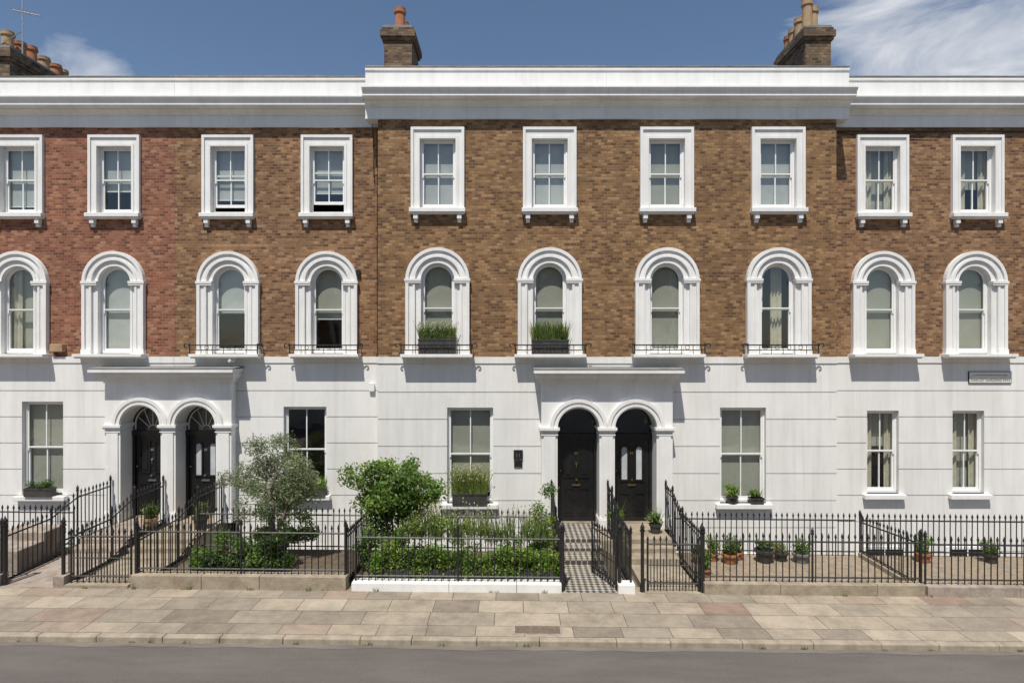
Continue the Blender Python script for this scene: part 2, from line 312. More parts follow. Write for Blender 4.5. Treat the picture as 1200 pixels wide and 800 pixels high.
    for a in arches:
        S.plate([ring(a,SPR,.75,.56,SILLZ+.001)],yw-.085,yw+.01)
        S.plate([ring(a,SPR,.775,.70,SILLZ+.002)],yw-.125,yw+.01)
        S.plate([ring(a,SPR,.60,.545,SILLZ+.003)],yw-.105,yw+.01)
        S.plate([ring(a,SPR,.57,AR,SILLZ+.004)],yw-.04,yw+.09)
        S.plate([ring(a,SPR,AR+.05,AR-.008,SILLZ+.005)],yw-.055,yw+.05)
        for sx in(-1,1):
            S.box(a+sx*.395,a+sx*.80,yw-.14,yw+.012,SPR-.04,SPR+.02)
            S.box(a+sx*.40,a+sx*.785,yw-.128,yw+.011,SPR-.085,SPR-.041)
            S.box(a+sx*.54,a+sx*.79,yw-.135,yw+.012,SILLZ+.001,SILLZ+.12)
        SI.box(a-.86,a+.86,yw-.35,yw+.13,SILLZ-.075,SILLZ)
        SI.box(a-.83,a+.83,yw-.31,yw-.02,SILLZ-.11,SILLZ-.076)
        sash(g,a,yw,SILLZ+.02,SPR+AR,AR,arched=True,cols=1,opened=opened.get(('a',a),0))
    for (c_,h,a,b_) in grounds:
        SI.box(c_-h-.12,c_+h+.12,yw-.17,yw+.14,a-.11,a+.0)
        sash(g,c_,yw,a+.01,b_,h,cols=2)
    for key,cx,z0,z1,hw in [('t',t,8.06,9.75,.46) for t in tops]+[('a',a,SILLZ,SPR+AR,.46) for a in arches]+[('g',c_,a,b_,h+.03) for c_,h,a,b_ in grounds]:
        tr=treat.get((key,round(cx,2)),('blind',.0))
        yb=yw+.215; zb=z0+(z1-z0)*tr[1]
        if tr[0]=='blind': blindq(g['blind'],cx,yb,zb,z1,hw)
        elif tr[0]=='net': blindq(g['net'],cx,yb,zb,z1,hw)
        elif tr[0]=='curt':
            curtain(g['curt'],cx-hw,cx-hw*.25,yb+.05,z0,z1,.03); curtain(g['curt'],cx+hw*.45,cx+hw,yb+.05,z0,z1,.03)
            if tr[1]>0: blindq(g['blind'],cx,yb+.12,z0+(z1-z0)*(1-tr[1]),z1,hw)
        elif tr[0]=='drape': curtain(g['curt'],cx-hw*.1,cx+hw*.5,yb+.1,z0,z1,.03,.08)
        if tr[0] in('blind','net') and tr[1]>.02:
            g['frames'].box(cx-hw+.05,cx+hw-.05,yb-.012,yb+.012,zb-.012,zb+.012)
    g['frames'].obj('window_frames',SASH,H); g['glass'].obj('window_glass',GLASS,H,recalc=False)
    g['blind'].obj('roller_blinds',BLIND,H); g['net'].obj('net_blinds',BLIND2,H); g['curt'].obj('curtains',CURT,H,smooth=True)
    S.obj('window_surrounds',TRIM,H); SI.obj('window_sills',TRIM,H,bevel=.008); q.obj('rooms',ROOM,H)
    I=g['iron']
    for a in balcony:
        for z,r_ in((SILLZ+.10,.011),(SILLZ+.22,.015)): I.cyl((a-.84,yw-.32,z),(a+.84,yw-.32,z),r_,n=6)
        for sx in(-1,1):
            I.cyl((a+sx*.84,yw-.32,SILLZ+.0),(a+sx*.84,yw-.32,SILLZ+.26),.016,n=6)
            I.cyl((a+sx*.84,yw-.32,SILLZ+.22),(a+sx*.84,yw+.0,SILLZ+.22),.012,n=6)
            pr=None
            for i in range(13):
                t=i/12*math.pi*1.6; rr=.07*(1-i/20); p=(a+sx*(.86+.07-rr*math.cos(t)),yw-.32,SILLZ+.20+rr*math.sin(t))
                if pr: I.cyl(pr,p,.015,n=5)
                pr=p
        for i in range(5):
            x=a-.56+i*.28; I.cyl((x,yw-.32,SILLZ),(x,yw-.32,SILLZ+.22),.008,n=5)
            pr=None
            for k2 in range(9):
                t=k2/8*2*math.pi; p=(x+.14+.05*math.cos(t),yw-.32,SILLZ+.16+.05*math.sin(t))
                if pr and i<4: I.cyl(pr,p,.006,n=4)
                pr=p
    I.obj('sill_guard_railings',IRON,H)
    return H
PC=2.275; PL=-8.535
YB=0.0; YW=.55
hA=house(-14.1,-8.535,YW,[-12.48,-10.04],[-12.48,-10.04],[(-11.86,.52,.93,3.3)],RED,portico=PL,treat={('a',-12.48):('curt',1),('a',-10.04):('net',0),('t',-12.48):('net',.12),('t',-10.04):('net',.35),('g',-11.86):('blind',.0)})
hB=house(-8.53,-3.28,YW,[-7.17,-4.67],[-7.15,-4.67],[(-5.23,.54,.95,3.17)],BROWN2,portico=PL,treat={('a',-7.15):('net',.47),('a',-4.67):('blind',.40),('t',-7.17):('net',.22),('t',-4.67):('net',.32),('g',-5.23):('none',0)},balcony=[-7.15,-4.67],opened={('t',-7.17):.12,('t',-4.67):.2})
hC=house(-3.275,2.30,YB,[-1.81,.917],[-1.81,.917],[(-1.02,.56,.87,3.2)],BROWN,portico=PC,treat={('a',-1.81):('blind',.0),('a',.92):('blind',.0),('t',-1.81):('net',.06),('t',.92):('net',.0),('g',-1.02):('blind',.1)},balcony=[-1.81,.917],dl=.30)
hD=house(2.303,7.92,YB,[3.77,6.48],[3.77,6.48],[(5.63,.56,.87,3.2)],BROWN,portico=PC,treat={('a',3.77):('blind',.0),('a',6.48):('drape',0),('t',3.77):('blind',.0),('t',6.48):('net',.0),('g',5.63):('blind',.0)},balcony=[3.77,6.48],dr=.30)
hE=house(7.925,13.5,YW,[9.35,11.75],[9.35,11.68],[(9.37,.40,.97,3.07),(11.53,.40,.97,3.07)],BROWN2,treat={('a',9.35):('blind',.0),('a',11.68):('blind',.05),('t',9.35):('curt',1),('t',11.75):('curt',.6),('g',9.37):('curt',.45),('g',11.53):('curt',1)})
hF=house(-19.7,-14.105,YW,[-18.1,-15.7],[-18.1,-15.7],[(-16.2,.52,.93,3.3)],RED)
hG=house(13.505,19.1,YW,[15.0,17.4],[15.0,17.4],[(15.6,.52,.93,3.3)],BROWN2)
for hh,xa,xb in((hC,-3.274,-3.1),(hD,7.75,7.919)):
    m=MB(); m.box(xa,xb,YB+.2,YW+.1,4.43,10.25); m.obj('return_brick_wall',BROWN,hh)
    m=MB(); m.box(xa,xb,YB+.2,YW+.1,-2.4,4.43); m.obj('return_stucco_wall',STUCCO,hh)
# the terrace on the other side of the street (seen only in the window reflections)
for i in range(5):
    a=-15.1+i*5.6
    h_=house(a,a+5.595,0,[a+1.5,a+4.1],[a+1.5,a+4.1],[(a+1.5,.55,.9,3.2),(a+4.1,.55,.9,3.2)],BROWN2)
    cx=a+2.8; h_.rotation_euler=(0,0,math.pi); h_.location=(-cx-1.1,-20.5,0)
# ------------------------------------------------------------------ porticoes
def portico(H,c,yw,hardware):
    yf=yw-.30; yd=yw+.30; zb=.33; zs=2.70; r=.50; xs=[c-.685,c+.685]; L_=c-1.57; R_=c+1.57
    P=MB(); pts=[(L_,zb)]
    for x in xs:
        pts+=[(x-r,zb)]+[(x-r*math.cos(math.pi*i/24),zs+r*math.sin(math.pi*i/24)) for i in range(25)]+[(x+r,zb)]
    pts+=[(R_,zb),(R_,3.9),(L_,3.9)]
    P.plate([pts],yf,yd)
    for x in xs:
        P.plate([ring(x,zs+.05,.682,.60,zs+.05)],yf-.075,yf+.01)
        P.plate([ring(x,zs+.05,.61,.53,zs+.05)],yf-.045,yf+.01)
        P.plate([ring(x,zs+.05,.545,.497,zs+.05)],yf-.062,yf+.01)
    for a,b_ in((L_,xs[0]-r),(xs[0]+r,xs[1]-r),(xs[1]+r,R_)):
        P.box(a+.05,b_-.05,yf-.03,yf+.01,zb+.25,zs-.12)
        P.box(a-.02,b_+.02,yf-.05,yd-.01,zb+.0,zb+.22); P.box(a-.005,b_+.005,yf-.035,yd-.02,zb+.22,zb+.26)
        P.box(a-.01,b_+.01,yf-.04,yd-.03,zs-.14,zs-.11)
        P.box(a-.02,b_+.02,yf-.06,yd-.02,zs-.06,zs-.015); P.box(a-.045,b_+.045,yf-.09,yd-.01,zs-.015,zs+.05)
    for (z0,z1,e,p) in((3.78,3.82,.02,.03),(3.82,3.88,.05,.06),(3.88,3.93,.09,.12),(3.93,4.03,.14,.22),(4.03,4.055,.155,.25),(4.055,4.14,.19,.36)):
        P.box(L_-e,R_+e,yf-p,yw+.003,z0,z1)
    P.obj('portico',TRIM,H)
    ld=MB(); ld.add([(L_-.20,yf-.37,4.142),(R_+.20,yf-.37,4.142),(R_+.20,yw-.03,4.20),(L_-.20,yw-.03,4.20),(L_-.20,yf-.37,4.155),(R_+.20,yf-.37,4.155)],[(4,5,2,3),(0,1,5,4)]); ld.obj('portico_lead_cap',LEAD,H)
    D=MB(); G=MB(); W=MB(); M=MB(); FR=MB(); dk=MB(); FL=MB()
    for k,x in enumerate(xs):
        yy=yd-.10
        D.box(x-.50,x-.43,yy-.03,yy+.12,zb,2.50); D.box(x+.43,x+.50,yy-.03,yy+.12,zb,2.50)
        D.box(x-.50,x+.50,yy-.05,yy+.12,2.42,2.54)
        D.box(x-.43,x+.43,yy+.02,yy+.08,zb+.01,2.419)
        if k==0 :
            pan=[(x-.33,x-.05,1.45,2.28),(x+.05,x+.33,1.45,2.28),(x-.33,x-.05,.52,1.20),(x+.05,x+.33,.52,1.20)]
            for a,b_,e,f in pan:
                D.plate([rect(a,b_,e,f),rect(a+.035,b_-.035,e+.035,f-.035)],yy-.005,yy+.021)
                D.box(a+.075,b_-.075,yy+.005,yy+.021,e+.075,f-.075)
        else:
            for sx in(-1,1):
                D.plate([arch(x+sx*.18,2.14,.115,1.36),arch(x+sx*.18,2.14,.07,1.40)],yy-.008,yy+.021)
                FR.poly([(px,yy+.012,pz) for px,pz in arch(x+sx*.18,2.14,.071,1.40)])
                a,b_=sorted((x+sx*.05,x+sx*.33)); D.plate([rect(a,b_,.52,1.08),rect(a+.035,b_-.035,.555,1.045)],yy-.005,yy+.021)
                D.box(a+.075,b_-.075,yy+.005,yy+.021,.60,1.0)
        M.box(x-.10,x+.10,yy-.010,yy+.021,1.245,1.29)
        M.cyl((x,yy-.05,1.40),(x,yy+.02,1.40),.025,.016,n=12)
        if k==0: M.cyl((x,yy-.02,1.80),(x,yy+.02,1.80),.03,.035,n=12); M.cyl((x,yy-.02,1.70),(x,yy-.02,1.80),.010,n=6)
        M.cyl((x-.385,yy-.01,1.62),(x-.385,yy+.02,1.62),.018,n=10)
        M.box(x-.035,x-.008,yy-.003,yy+.021,2.02,2.08); M.box(x+.008,x+.035,yy-.003,yy+.021,2.02,2.08)
        W.box(x-.5,x+.5,yy-.06,yd+.15,zb-.02,zb+.035)
        D.plate([ring(x,zs,.505,.455,2.54)],yy-.0,yy+.07)
        if c<0:
            FL.plate([ring(x,zs,.46,.435,2.56)],yy+.01,yy+.055)
            for ang in(30,60,90,120,150):
                t=math.radians(ang); FL.cyl((x+.1*math.cos(t),yy+.03,2.58+.08*math.sin(t)),(x+.45*math.cos(t),yy+.03,2.66+.48*math.sin(t)),.009,n=5)
            pr=None
            for i in range(13):
                t=math.pi*i/12; p=(x+.11*math.cos(t),yy+.03,2.57+.11*math.sin(t))
                if pr: FL.cyl(pr,p,.008,n=5)
                pr=p
        G.poly([(px,yy+.05,pz) for px,pz in arch(x,zs,.47,2.53)])
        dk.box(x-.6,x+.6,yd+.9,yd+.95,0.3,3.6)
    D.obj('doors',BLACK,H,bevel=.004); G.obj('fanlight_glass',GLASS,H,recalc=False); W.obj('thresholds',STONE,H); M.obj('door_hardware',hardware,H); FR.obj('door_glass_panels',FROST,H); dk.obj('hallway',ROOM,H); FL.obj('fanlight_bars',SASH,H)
portico(hC,PC,YB,BRASS)
portico(hB,PL,YW,STEEL)
for hh,cx,yw in((hB,-5.23,YW),(hC,-1.02,YB),(hD,5.63,YB),(hE,9.4,YW),(hE,11.5,YW)):
    m=MB(); m.plate([rect(cx-.55,cx+.55,-1.75,-.35),rect(cx-.47,cx+.47,-1.68,-.42)],yw-.06,yw-.02); m.box(cx-.47,cx+.47,yw-.05,yw-.03,-1.07,-1.03); m.box(cx-.015,cx+.015,yw-.05,yw-.03,-1.68,-.42); m.obj('basement_window_frame',SASH,hh)
    m=MB(); m.box(cx-.48,cx+.48,yw-.034,yw-.027,-1.7,-.4); m.obj('basement_window_pane',BLACK,hh)
# ------------------------------------------------------------------ chimneys
def chimney(H,x0,x1,y0,y1,ztop,pots,zbase=10.9):
    c=MB(); c.box(x0,x1,y0,y1,zbase,ztop-.42)
    c.box(x0-.05,x1+.05,y0-.05,y1+.05,ztop-.42,ztop-.34); c.box(x0-.09,x1+.09,y0-.09,y1+.09,ztop-.34,ztop-.18); c.box(x0-.05,x1+.05,y0-.05,y1+.05,ztop-.18,ztop-.10)
    c.obj('chimney_stack',SOOT,H)
    f=MB(); f.box(x0-.02,x1+.02,y0-.02,y1+.02,ztop-.10,ztop-.03); f.obj('chimney_flaunching',LEAD,H)
    for (px,py,h,r,mt) in pots:
        p=MB(); z=ztop-.05; p.lathe(px,py,[(r*1.15,z),(r*1.15,z+.07),(r,z+.09),(r*.92,z+h*.75),(r*1.15,z+h*.78),(r*1.15,z+h*.88),(r,z+h*.9),(r*1.05,z+h),(r*.7,z+h),(r*.7,z+h*.6)],16); p.obj('chimney_pot',mt,H)
chimney(hC,-3.32,-2.60,.95,2.05,13.05,[(-2.95,1.2,.58,.14,TERRA),(-2.95,1.75,.5,.13,TERRA)])
m=MB(); m.lathe(-2.33,1.5,[(.13,11.0),(.13,11.1),(.11,11.12),(.10,11.75),(.14,11.8),(.14,11.9),(.08,11.9)],14); m.obj('chimney_pot',TERRA,hC)
chimney(hD,7.62,8.28,.95,2.6,13.05,[(7.78,1.2,.85,.13,CLAY),(8.0,1.35,.7,.13,CLAY),(7.85,1.75,.62,.14,CLAY),(7.85,2.1,.5,.14,CLAY),(7.85,2.4,.45,.14,TERRA)])
chimney(hA,-13.8,-13.0,.9,3.3,12.5,[(-13.25,1.15,.5,.14,CLAY),(-13.25,1.55,.42,.14,TERRA),(-13.25,1.95,.5,.13,TERRA),(-13.25,2.4,.42,.14,CLAY),(-13.25,2.85,.42,.14,TERRA),(-13.25,3.15,.4,.12,CLAY)])
m=MB(); m.cyl((-12.75,1.0,12.3),(-12.75,1.0,13.75),.018); m.cyl((-13.0,1.0,13.45),(-12.3,1.0,13.3),.012)
for i in range(7):
    x=-12.95+i*.1; m.cyl((x,.85,13.45-(x+13)*.21),(x,1.15,13.45-(x+13)*.21),.006,n=5); m.cyl((x,1,13.35-(x+13)*.21),(x,1,13.55-(x+13)*.21),.006,n=5)
m.cyl((-13.4,1.0,12.5),(-12.75,1.0,12.9),.012,n=5)
m.obj('tv_antenna',STEEL)
m=MB(); m.box(-1.3,2.29,.36,.52,11.44,11.56); m.box(2.31,3.6,.37,.52,11.44,11.545); m.obj('party_parapet_tiles',STONE2,hC)
# ------------------------------------------------------------------ ground
g=MB(); Z=-.15
for (a,b_,c,d) in((-300,300,-300,-1.02),(-300,300,9,300),(-300,-20,-1.02,9),(19.2,300,-1.02,9)): g.quad((a,c,Z),(b_,c,Z),(b_,d,Z),(a,d,Z))
g.obj('ground',GROUNDM,shear=True)
g=MB(); g.box(-20,19.2,-1.05,1.0,-2.5,-2.35); g.obj('lightwell_floor',STONE2)
g=MB(); g.box(-20,19.2,-1.10,-.95,-2.4,-.20); g.obj('lightwell_wall',STUCCO)
def strip(name,mat,x0,x1,y0,y1,z0,z1,n=1,parent=None,bevel=0):
    m=MB(); m.box(x0,x1,y0,y1,z0,z1); return m.obj(name,mat,parent,shear=True,bevel=bevel)
strip('road',ASPH,-80,80,-12.9,-5.27,-.4,-.095)
GUT=noisy('gutter_dust',(.14,.12,.10),(.20,.175,.145),scale=2.5,rough=1,bump=.5,bscale=90,stretch=(.6,2,1),fine=.25)
m=MB(); x=-40
pts=[]
while x<40: pts.append((x,-5.36-U(0,.07))); x+=U(.25,.6)
for (xa,ya),(xb,yb_) in zip(pts,pts[1:]): m.quad((xa,ya,-.091),(xb,yb_,-.091),(xb,-5.262,-.091),(xa,-5.262,-.091))
m.obj('road_gutter',GUT,shear=True)
strip('pavement',PAVE,-80,80,-5.115,-3.0,-.4,0)
k=MB(); x=-40
while x<40:
    w=U(.8,1.3); e=U(-.003,.003); k.box(x,x+w-.005,-5.265+e,-5.12,-.4,.003+U(-.002,.002)); x+=w
k.obj('kerb',KERB,shear=True,bevel=.02)
strip('pavement',PAVE,-80,80,-18,-13.1,-.4,0); strip('kerb',KERB,-80,80,-13.1,-12.9,-.4,.003)
for a,b_,mt in((-19.6,-9.95,STONE2),(-7.1,-3.25,SOIL),(-3.15,.9,SOIL),(3.7,7.85,GRAVEL),(7.95,19,GRAVEL)):
    strip('garden_ground',mt,a,b_,-3.05,-.96,-.3,.004)
def path(x0,x1,mat,yback):
    m=MB(); m.box(x0,x1,-3.32,-1.75,-.3,.008)
    m.obj('path',mat,shear=True)
    m=MB(); m.box(x0,x1,-1.78,-1.40,-.3,.115); m.box(x0,x1,-1.43,-1.08,-.3,.222); m.box(x0,x1,-1.10,yback,-.35,.33)
    m.obj('entrance_steps',mat,bevel=.01)
path(.98,2.0,TILE,.5); path(2.55,3.62,STONE,.5)
path(-9.85,-8.68,STONE2,1.0); path(-8.52,-7.2,STONE,1.0)
m=MB(); m.box(2.002,2.548,-1.15,-.0,-.35,.30); m.obj('entrance_bridge',STONE)
def plinth(x0,x1,mat,h=.22,y0=-3.34,y1=-3.08):
    m=MB(); x=x0
    while x<x1-.05:
        w=min(U(1.1,1.9),x1-x)
        if x1-(x+w)<.4: w=x1-x
        m.box(x,x+w-.006,y0,y1,-.2,h+U(-.004,.004)); x+=w
    m.obj('plinth_wall',mat,shear=True,bevel=.012)
plinth(-19,-9.75,STONE2); plinth(-8.72,-8.5,STONE2); plinth(-7.25,-3.15,STONE,.26)
plinth(-3.05,.95,TRIM,.16); plinth(2.02,2.35,TRIM,.17); plinth(3.66,7.86,STONE,.21); plinth(7.9,19,STONE2,.19)
strip('plinth_wall',STONE,-8.5,-7.3,-3.34,-3.08,-.2,.06)
# ------------------------------------------------------------------ railings
def railing(p0,p1,zb0,zb1,zt0,zt1,name='iron_railing',sp=.125,posts=True,shear=True,obj=True,mb=None):
    m=mb or MB(); p0=Vector((p0[0],p0[1],0));p1=Vector((p1[0],p1[1],0)); d=p1-p0; Ln=d.length; n=max(2,int(Ln/sp)); r=.0115
    def P(t,z): q=p0+d*t; return (q.x,q.y,z)
    zb=lambda t: zb0+(zb1-zb0)*t
    zt=lambda t: zt0+(zt1-zt0)*t
    m.cyl(P(0,zt(0)-.17),P(1,zt(1)-.17),.018,n=4); m.cyl(P(0,zb(0)+.10),P(1,zb(1)+.10),.016,n=4)
    for i in range(n+1):
        t=i/n; a=zb(t);b_=zt(t)+U(-.006,.006); j=U(-.006,.006)
        q=Vector(P(t,b_-.10)); q.x+=j
        m.cyl(P(t,a-.02),q,r,n=5)
        m.cyl(q-Vector((0,0,.01)),q+Vector((0,0,.03)),.012,.024,n=5); m.cyl(q+Vector((0,0,.03)),q+Vector((0,0,.10)),.024,.003,n=5)
    if posts:
        k=max(1,round(Ln/2.1))
        for i in range(k+1):
            t=i/k; a=zb(t);b_=zt(t)
            m.cyl(P(t,a-.02),P(t,b_-.02),.020,n=8); m.cyl(P(t,b_-.03),P(t,b_+.01),.030,n=8)
            q=P(t,0); m.lathe(q[0],q[1],[(.012,b_+.01),(.030,b_+.03),(.026,b_+.06),(.010,b_+.09),(.003,b_+.11)],8)
    if obj: return m.obj(name,IRON,shear=shear)
yF=-3.21
railing((-18.5,yF),(-9.8,yF),.21,.21,1.18,1.18)
railing((-7.2,yF),(-3.2,yF),.25,.25,1.22,1.22)
railing((-3.0,yF),(.93,yF),.15,.15,1.15,1.15)
railing((3.68,yF),(7.85,yF),.20,.20,1.15,1.15)
railing((7.93,yF),(18.9,yF),.18,.18,1.12,1.12)
for a,b_ in((-18,-9.95),(-7.1,-3.3),(-3.1,.9),(3.7,7.8),(7.95,18)): railing((a,-1.03),(b_,-1.03),.0,.0,.98,.98,posts=False,shear=True)
def stair_rail(x,y1,base=0):
    m=MB()
    railing((x,-3.2),(x,-1.8),.02,.02,1.12,1.15,posts=True,obj=False,mb=m)
    railing((x,-1.8),(x,-1.0),.02,.33,1.15,1.42,posts=False,obj=False,mb=m)
    railing((x,-1.0),(x,y1),.33,.33,1.42,1.42,posts=True,obj=False,mb=m)
    m.obj('iron_railing',IRON)
for x in(.94,2.28,3.66): stair_rail(x,-.38)
for x in(-9.9,-8.6,-7.16): stair_rail(x,.15)
railing((-3.2,-3.1),(-3.2,-1.05),.0,.0,1.12,1.0); railing((7.9,-3.1),(7.9,-1.05),.05,.05,1.10,.95); 
strip('plinth_wall',STONE,7.83,7.97,-3.07,-1.1,-.2,.10)
def gate(p0,p1,zb,zt,shear=True):
    m=MB(); railing(p0,p1,zb+.03,zb+.03,zt,zt,posts=False,obj=False,mb=m,sp=.11)
    p0=Vector((*p0,0));p1=Vector((*p1,0)); d=p1-p0
    zm=(zb+zt)/2-.05
    m.cyl((p0.x,p0.y,zm),(p1.x,p1.y,zm),.012,n=4)
    for i in range(max(2,int(d.length/.11))):
        t=(i+.5)/max(2,int(d.length/.11)); q=p0+d*t; m.cyl((q.x,q.y,zb+.08),(q.x,q.y,zm+.12),.009,n=4)
    for t in(0,1):
        q=p0+d*t; m.cyl((q.x,q.y,zb),(q.x,q.y,zt-.05),.02,n=6)
    m.obj('iron_gate',IRON,shear=shear)
gate((2.0,-3.2),(1.66,-2.27),.03,1.12)
gate((2.6,-3.22),(3.58,-3.22),.03,1.08)
gate((-8.45,-3.22),(-7.3,-3.22),.06,1.12)
for x in(.97,2.06,2.5,3.64,-8.6,-9.72,-7.2):
    m=MB(); m.cyl((x,-3.22,-.05),(x,-3.22,1.18),.034,n=8); m.cyl((x,-3.22,1.15),(x,-3.22,1.18),.05,n=10); m.lathe(x,-3.22,[(.02,1.18),(.042,1.21),(.038,1.25),(.012,1.30),(.004,1.33)],10); m.cyl((x,-3.22,.0),(x,-3.22,.12),.05,n=8); m.obj('iron_gate_post',IRON,shear=True)
# ------------------------------------------------------------------ plants
def leafcloud(mb,blobs,n,size,cols,asp=.45,up=.3,edge=.45):
    tot=[b[3]*b[4]*b[5] for b in blobs]; S=sum(tot)
    for (cx,cy,cz,rx,ry,rz),wt in zip(blobs,tot):
        base=random.choice(cols); k=U(.75,1.3)
        for _ in range(max(3,int(n*wt/S))):
            d=Vector((random.gauss(0,1),random.gauss(0,1),random.gauss(0,1))).normalized()*(R()**edge)*U(.85,1.25)
            c=Vector((cx+d.x*rx,cy+d.y*ry,cz+d.z*rz))
            a=Vector((U(-1,1),U(-1,1),U(-.6,.9))).normalized(); nn=Vector((U(-1,1),U(-1.5,.5),U(-.1,1)+up)).normalized()
            s=a.cross(nn)
            if s.length<.05: continue
            s.normalize(); Ls=size*U(.6,1.3); W=Ls*asp
            tip=c+a*Ls-Vector((0,0,Ls*.25))
            mb.add([c-a*Ls*.6,c+s*W,tip,c-s*W],[(0,1,2,3)])
            cc=base if R()<.7 else random.choice(cols); q=k*U(.7,1.35)
            mb.c+=[(cc[0]*q,cc[1]*q,cc[2]*q)]*4
def clumps(c,r,n,cr,shell=.5):
    out=[]
    for _ in range(n):
        d=Vector((random.gauss(0,1),random.gauss(0,1),random.gauss(0,1))).normalized()*(R()**shell)
        q=U(.7,1.25)*cr; out.append((c[0]+d.x*r[0],c[1]+d.y*r[1],c[2]+d.z*r[2],q,q,q*.8))
    return out
def blades(mb,cx,cy,z,rx,ry,n,h,cols,tips=None,w=.008,lean=.35):
    for _ in range(n):
        x=cx+U(-rx,rx);y=cy+U(-ry,ry);hh=h*U(.5,1.1);dx=U(-lean,lean)*hh;dy=U(-lean,lean)*hh
        c=random.choice(cols);q=U(.7,1.3);c=(c[0]*q,c[1]*q,c[2]*q)
        mb.add([(x-w,y,z),(x+w,y,z),(x+dx*.5+w,y+dy*.5,z+hh*.6),(x+dx*.5-w,y+dy*.5,z+hh*.6),(x+dx,y+dy,z+hh)],[(0,1,2,3),(3,2,4)])
        mb.c+=[c]*5
        if tips and R()<.45:
            t=random.choice(tips); s=.014
            mb.add([(x+dx-s,y+dy,z+hh),(x+dx,y+dy-s,z+hh-.02),(x+dx+s,y+dy,z+hh),(x+dx,y+dy,z+hh+s*2)],[(0,1,2,3)]); mb.c+=[t]*4
OL=[(.16,.19,.115),(.20,.23,.15),(.11,.14,.07),(.23,.26,.17)]
GR=[(.08,.15,.022),(.11,.19,.03),(.055,.105,.018),(.15,.22,.05)]
DK=[(.035,.07,.015),(.055,.10,.02),(.065,.125,.03)]
LM=[(.15,.23,.03),(.12,.20,.03),(.20,.27,.055)]
YL=[(.24,.22,.09),(.18,.20,.07),(.14,.18,.06)]
def tree(name,x,y,z0,cr_c,cr_r,ncl,crad,nleaf,size,cols,trunks,asp,tr_r=.05,extra=[]):
    E=empty(name,(x,y,z0)); cl=clumps(cr_c,cr_r,ncl,crad)+extra
    T=MB(); tops=[]
    for i in range(trunks):
        a=i*2.4; p=Vector((x+.05*math.cos(a)*(trunks>1),y+.05*math.sin(a)*(trunks>1),z0)); r=tr_r
        tgt=Vector((cr_c[0]+.35*cr_r[0]*math.cos(a),cr_c[1]+.3*cr_r[1]*math.sin(a),cr_c[2]-.1)); 
        for s in range(1,6):
            q=p.lerp(tgt,1/(6-s))+Vector((U(-.05,.05),U(-.05,.05),0)); T.cyl(p,q,r,r*.82,n=8); p=q; r*=.82; tops.append((p.copy(),r))
    for c in cl:
        q=Vector(c[:3]); b0,r=min(tops,key=lambda t:(t[0]-q).length+(0.6 if t[0].z>q.z else 0)); mid=b0.lerp(q,.5)+Vector((U(-.06,.06),U(-.06,.06),U(-.02,.08)))
        T.cyl(b0,mid,r*.55,r*.35,n=5); T.cyl(mid,q,r*.35,.004,n=5)
    T.obj('trunk_and_limbs',BARK,E)
    F=MB(); leafcloud(F,cl,nleaf,size,cols,asp=asp); F.obj('crown_foliage',LEAF,E,recalc=False)
    return E
tree('olive_tree',-5.05,-1.9,.45,(-5.08,-1.9,1.88),(.98,.65,.88),70,.22,12500,.05,OL,3,.22,.055,extra=[(-5.75,-1.9,1.1,.25,.2,.2),(-4.5,-1.9,1.15,.3,.2,.2),(-5.2,-1.8,1.0,.3,.25,.2),(-4.3,-1.85,1.5,.25,.2,.2)])
tree('evergreen_shrub',-2.62,-1.8,.05,(-2.58,-1.8,1.62),(.98,.62,.66),74,.25,12500,.060,LM+GR,4,.36,.035,extra=[(-2.9,-1.9,.85,.3,.25,.25),(-2.2,-1.9,.8,.3,.25,.25),(-2.6,-1.95,.6,.35,.25,.25)])
def pot(name,x,y,z,r,h,mat,kind,fol=.3,cols=GR,square=False,n=500):
    E=empty(name,(x,y,z)); p=MB()
    if square:
        p.box(x-r,x+r,y-r*.6,y+r*.6,z,z+h); p.box(x-r-.015,x+r+.015,y-r*.6-.015,y+r*.6+.015,z+h-.04,z+h)
    else: p.lathe(x,y,[(r*.7,z),(r*.95,z+h*.8),(r*1.08,z+h*.8),(r*1.1,z+h),(r*.9,z+h),(r*.85,z+h*.85)],18)
    p.obj('pot',mat,E)
    f=MB()
    if kind=='bush':
        leafcloud(f,clumps((x,y,z+h+fol*.6),(r*1.1,r*.9,fol*.6),9,fol*.38),n,.035,cols,.4)
        blades(f,x,y,z+h-.02,r*.6,r*.5,30,fol*1.5,cols,None,.006,.5)
    f.obj('foliage',LEAF,E,recalc=False)
pot('potted_shrub',-5.05,-1.9,.0,.26,.5,PLANTER,'bush',.12,DK)
def hedge(name,x0,x1,y,z0,z1,ry,n,cols,flowers=None,step=.22,fl=(.3,.6)):
    m=MB(); bl=[]; x=x0
    while x<x1:
        zc=U(z0+.1,z1-.08); bl.append((x,y+U(-ry,ry),zc,U(.14,.24),U(.12,.2),U(.12,.22))); bl.append((x+.05,y+U(-ry,ry)*.6,z0+.12,.2,.2,.16)); x+=U(step*.5,step)
    leafcloud(m,bl,n,.04,cols,.42)
    if flowers:
        for _ in range(38):
            xx=U(x0,x1); blades(m,xx,y+U(-ry,ry),z1-.4,.09,.09,16,U(*fl),YL+GR,flowers,.005,.28)
    m.obj(name,LEAF,shear=True,recalc=False)
hedge('box_hedge',-2.65,.80,-2.86,.16,.74,.10,16000,LM+GR[:2]+LM,None,.14)
hedge('lavender_planting',-2.2,.85,-2.45,.2,1.15,.2,9000,GR+YL+LM,[(.30,.27,.12),(.22,.19,.28),(.35,.33,.2)],.22,(.4,.85))
hedge('climbing_rose',.45,.85,-1.9,.2,1.80,.3,5500,LM+GR,None,.05)
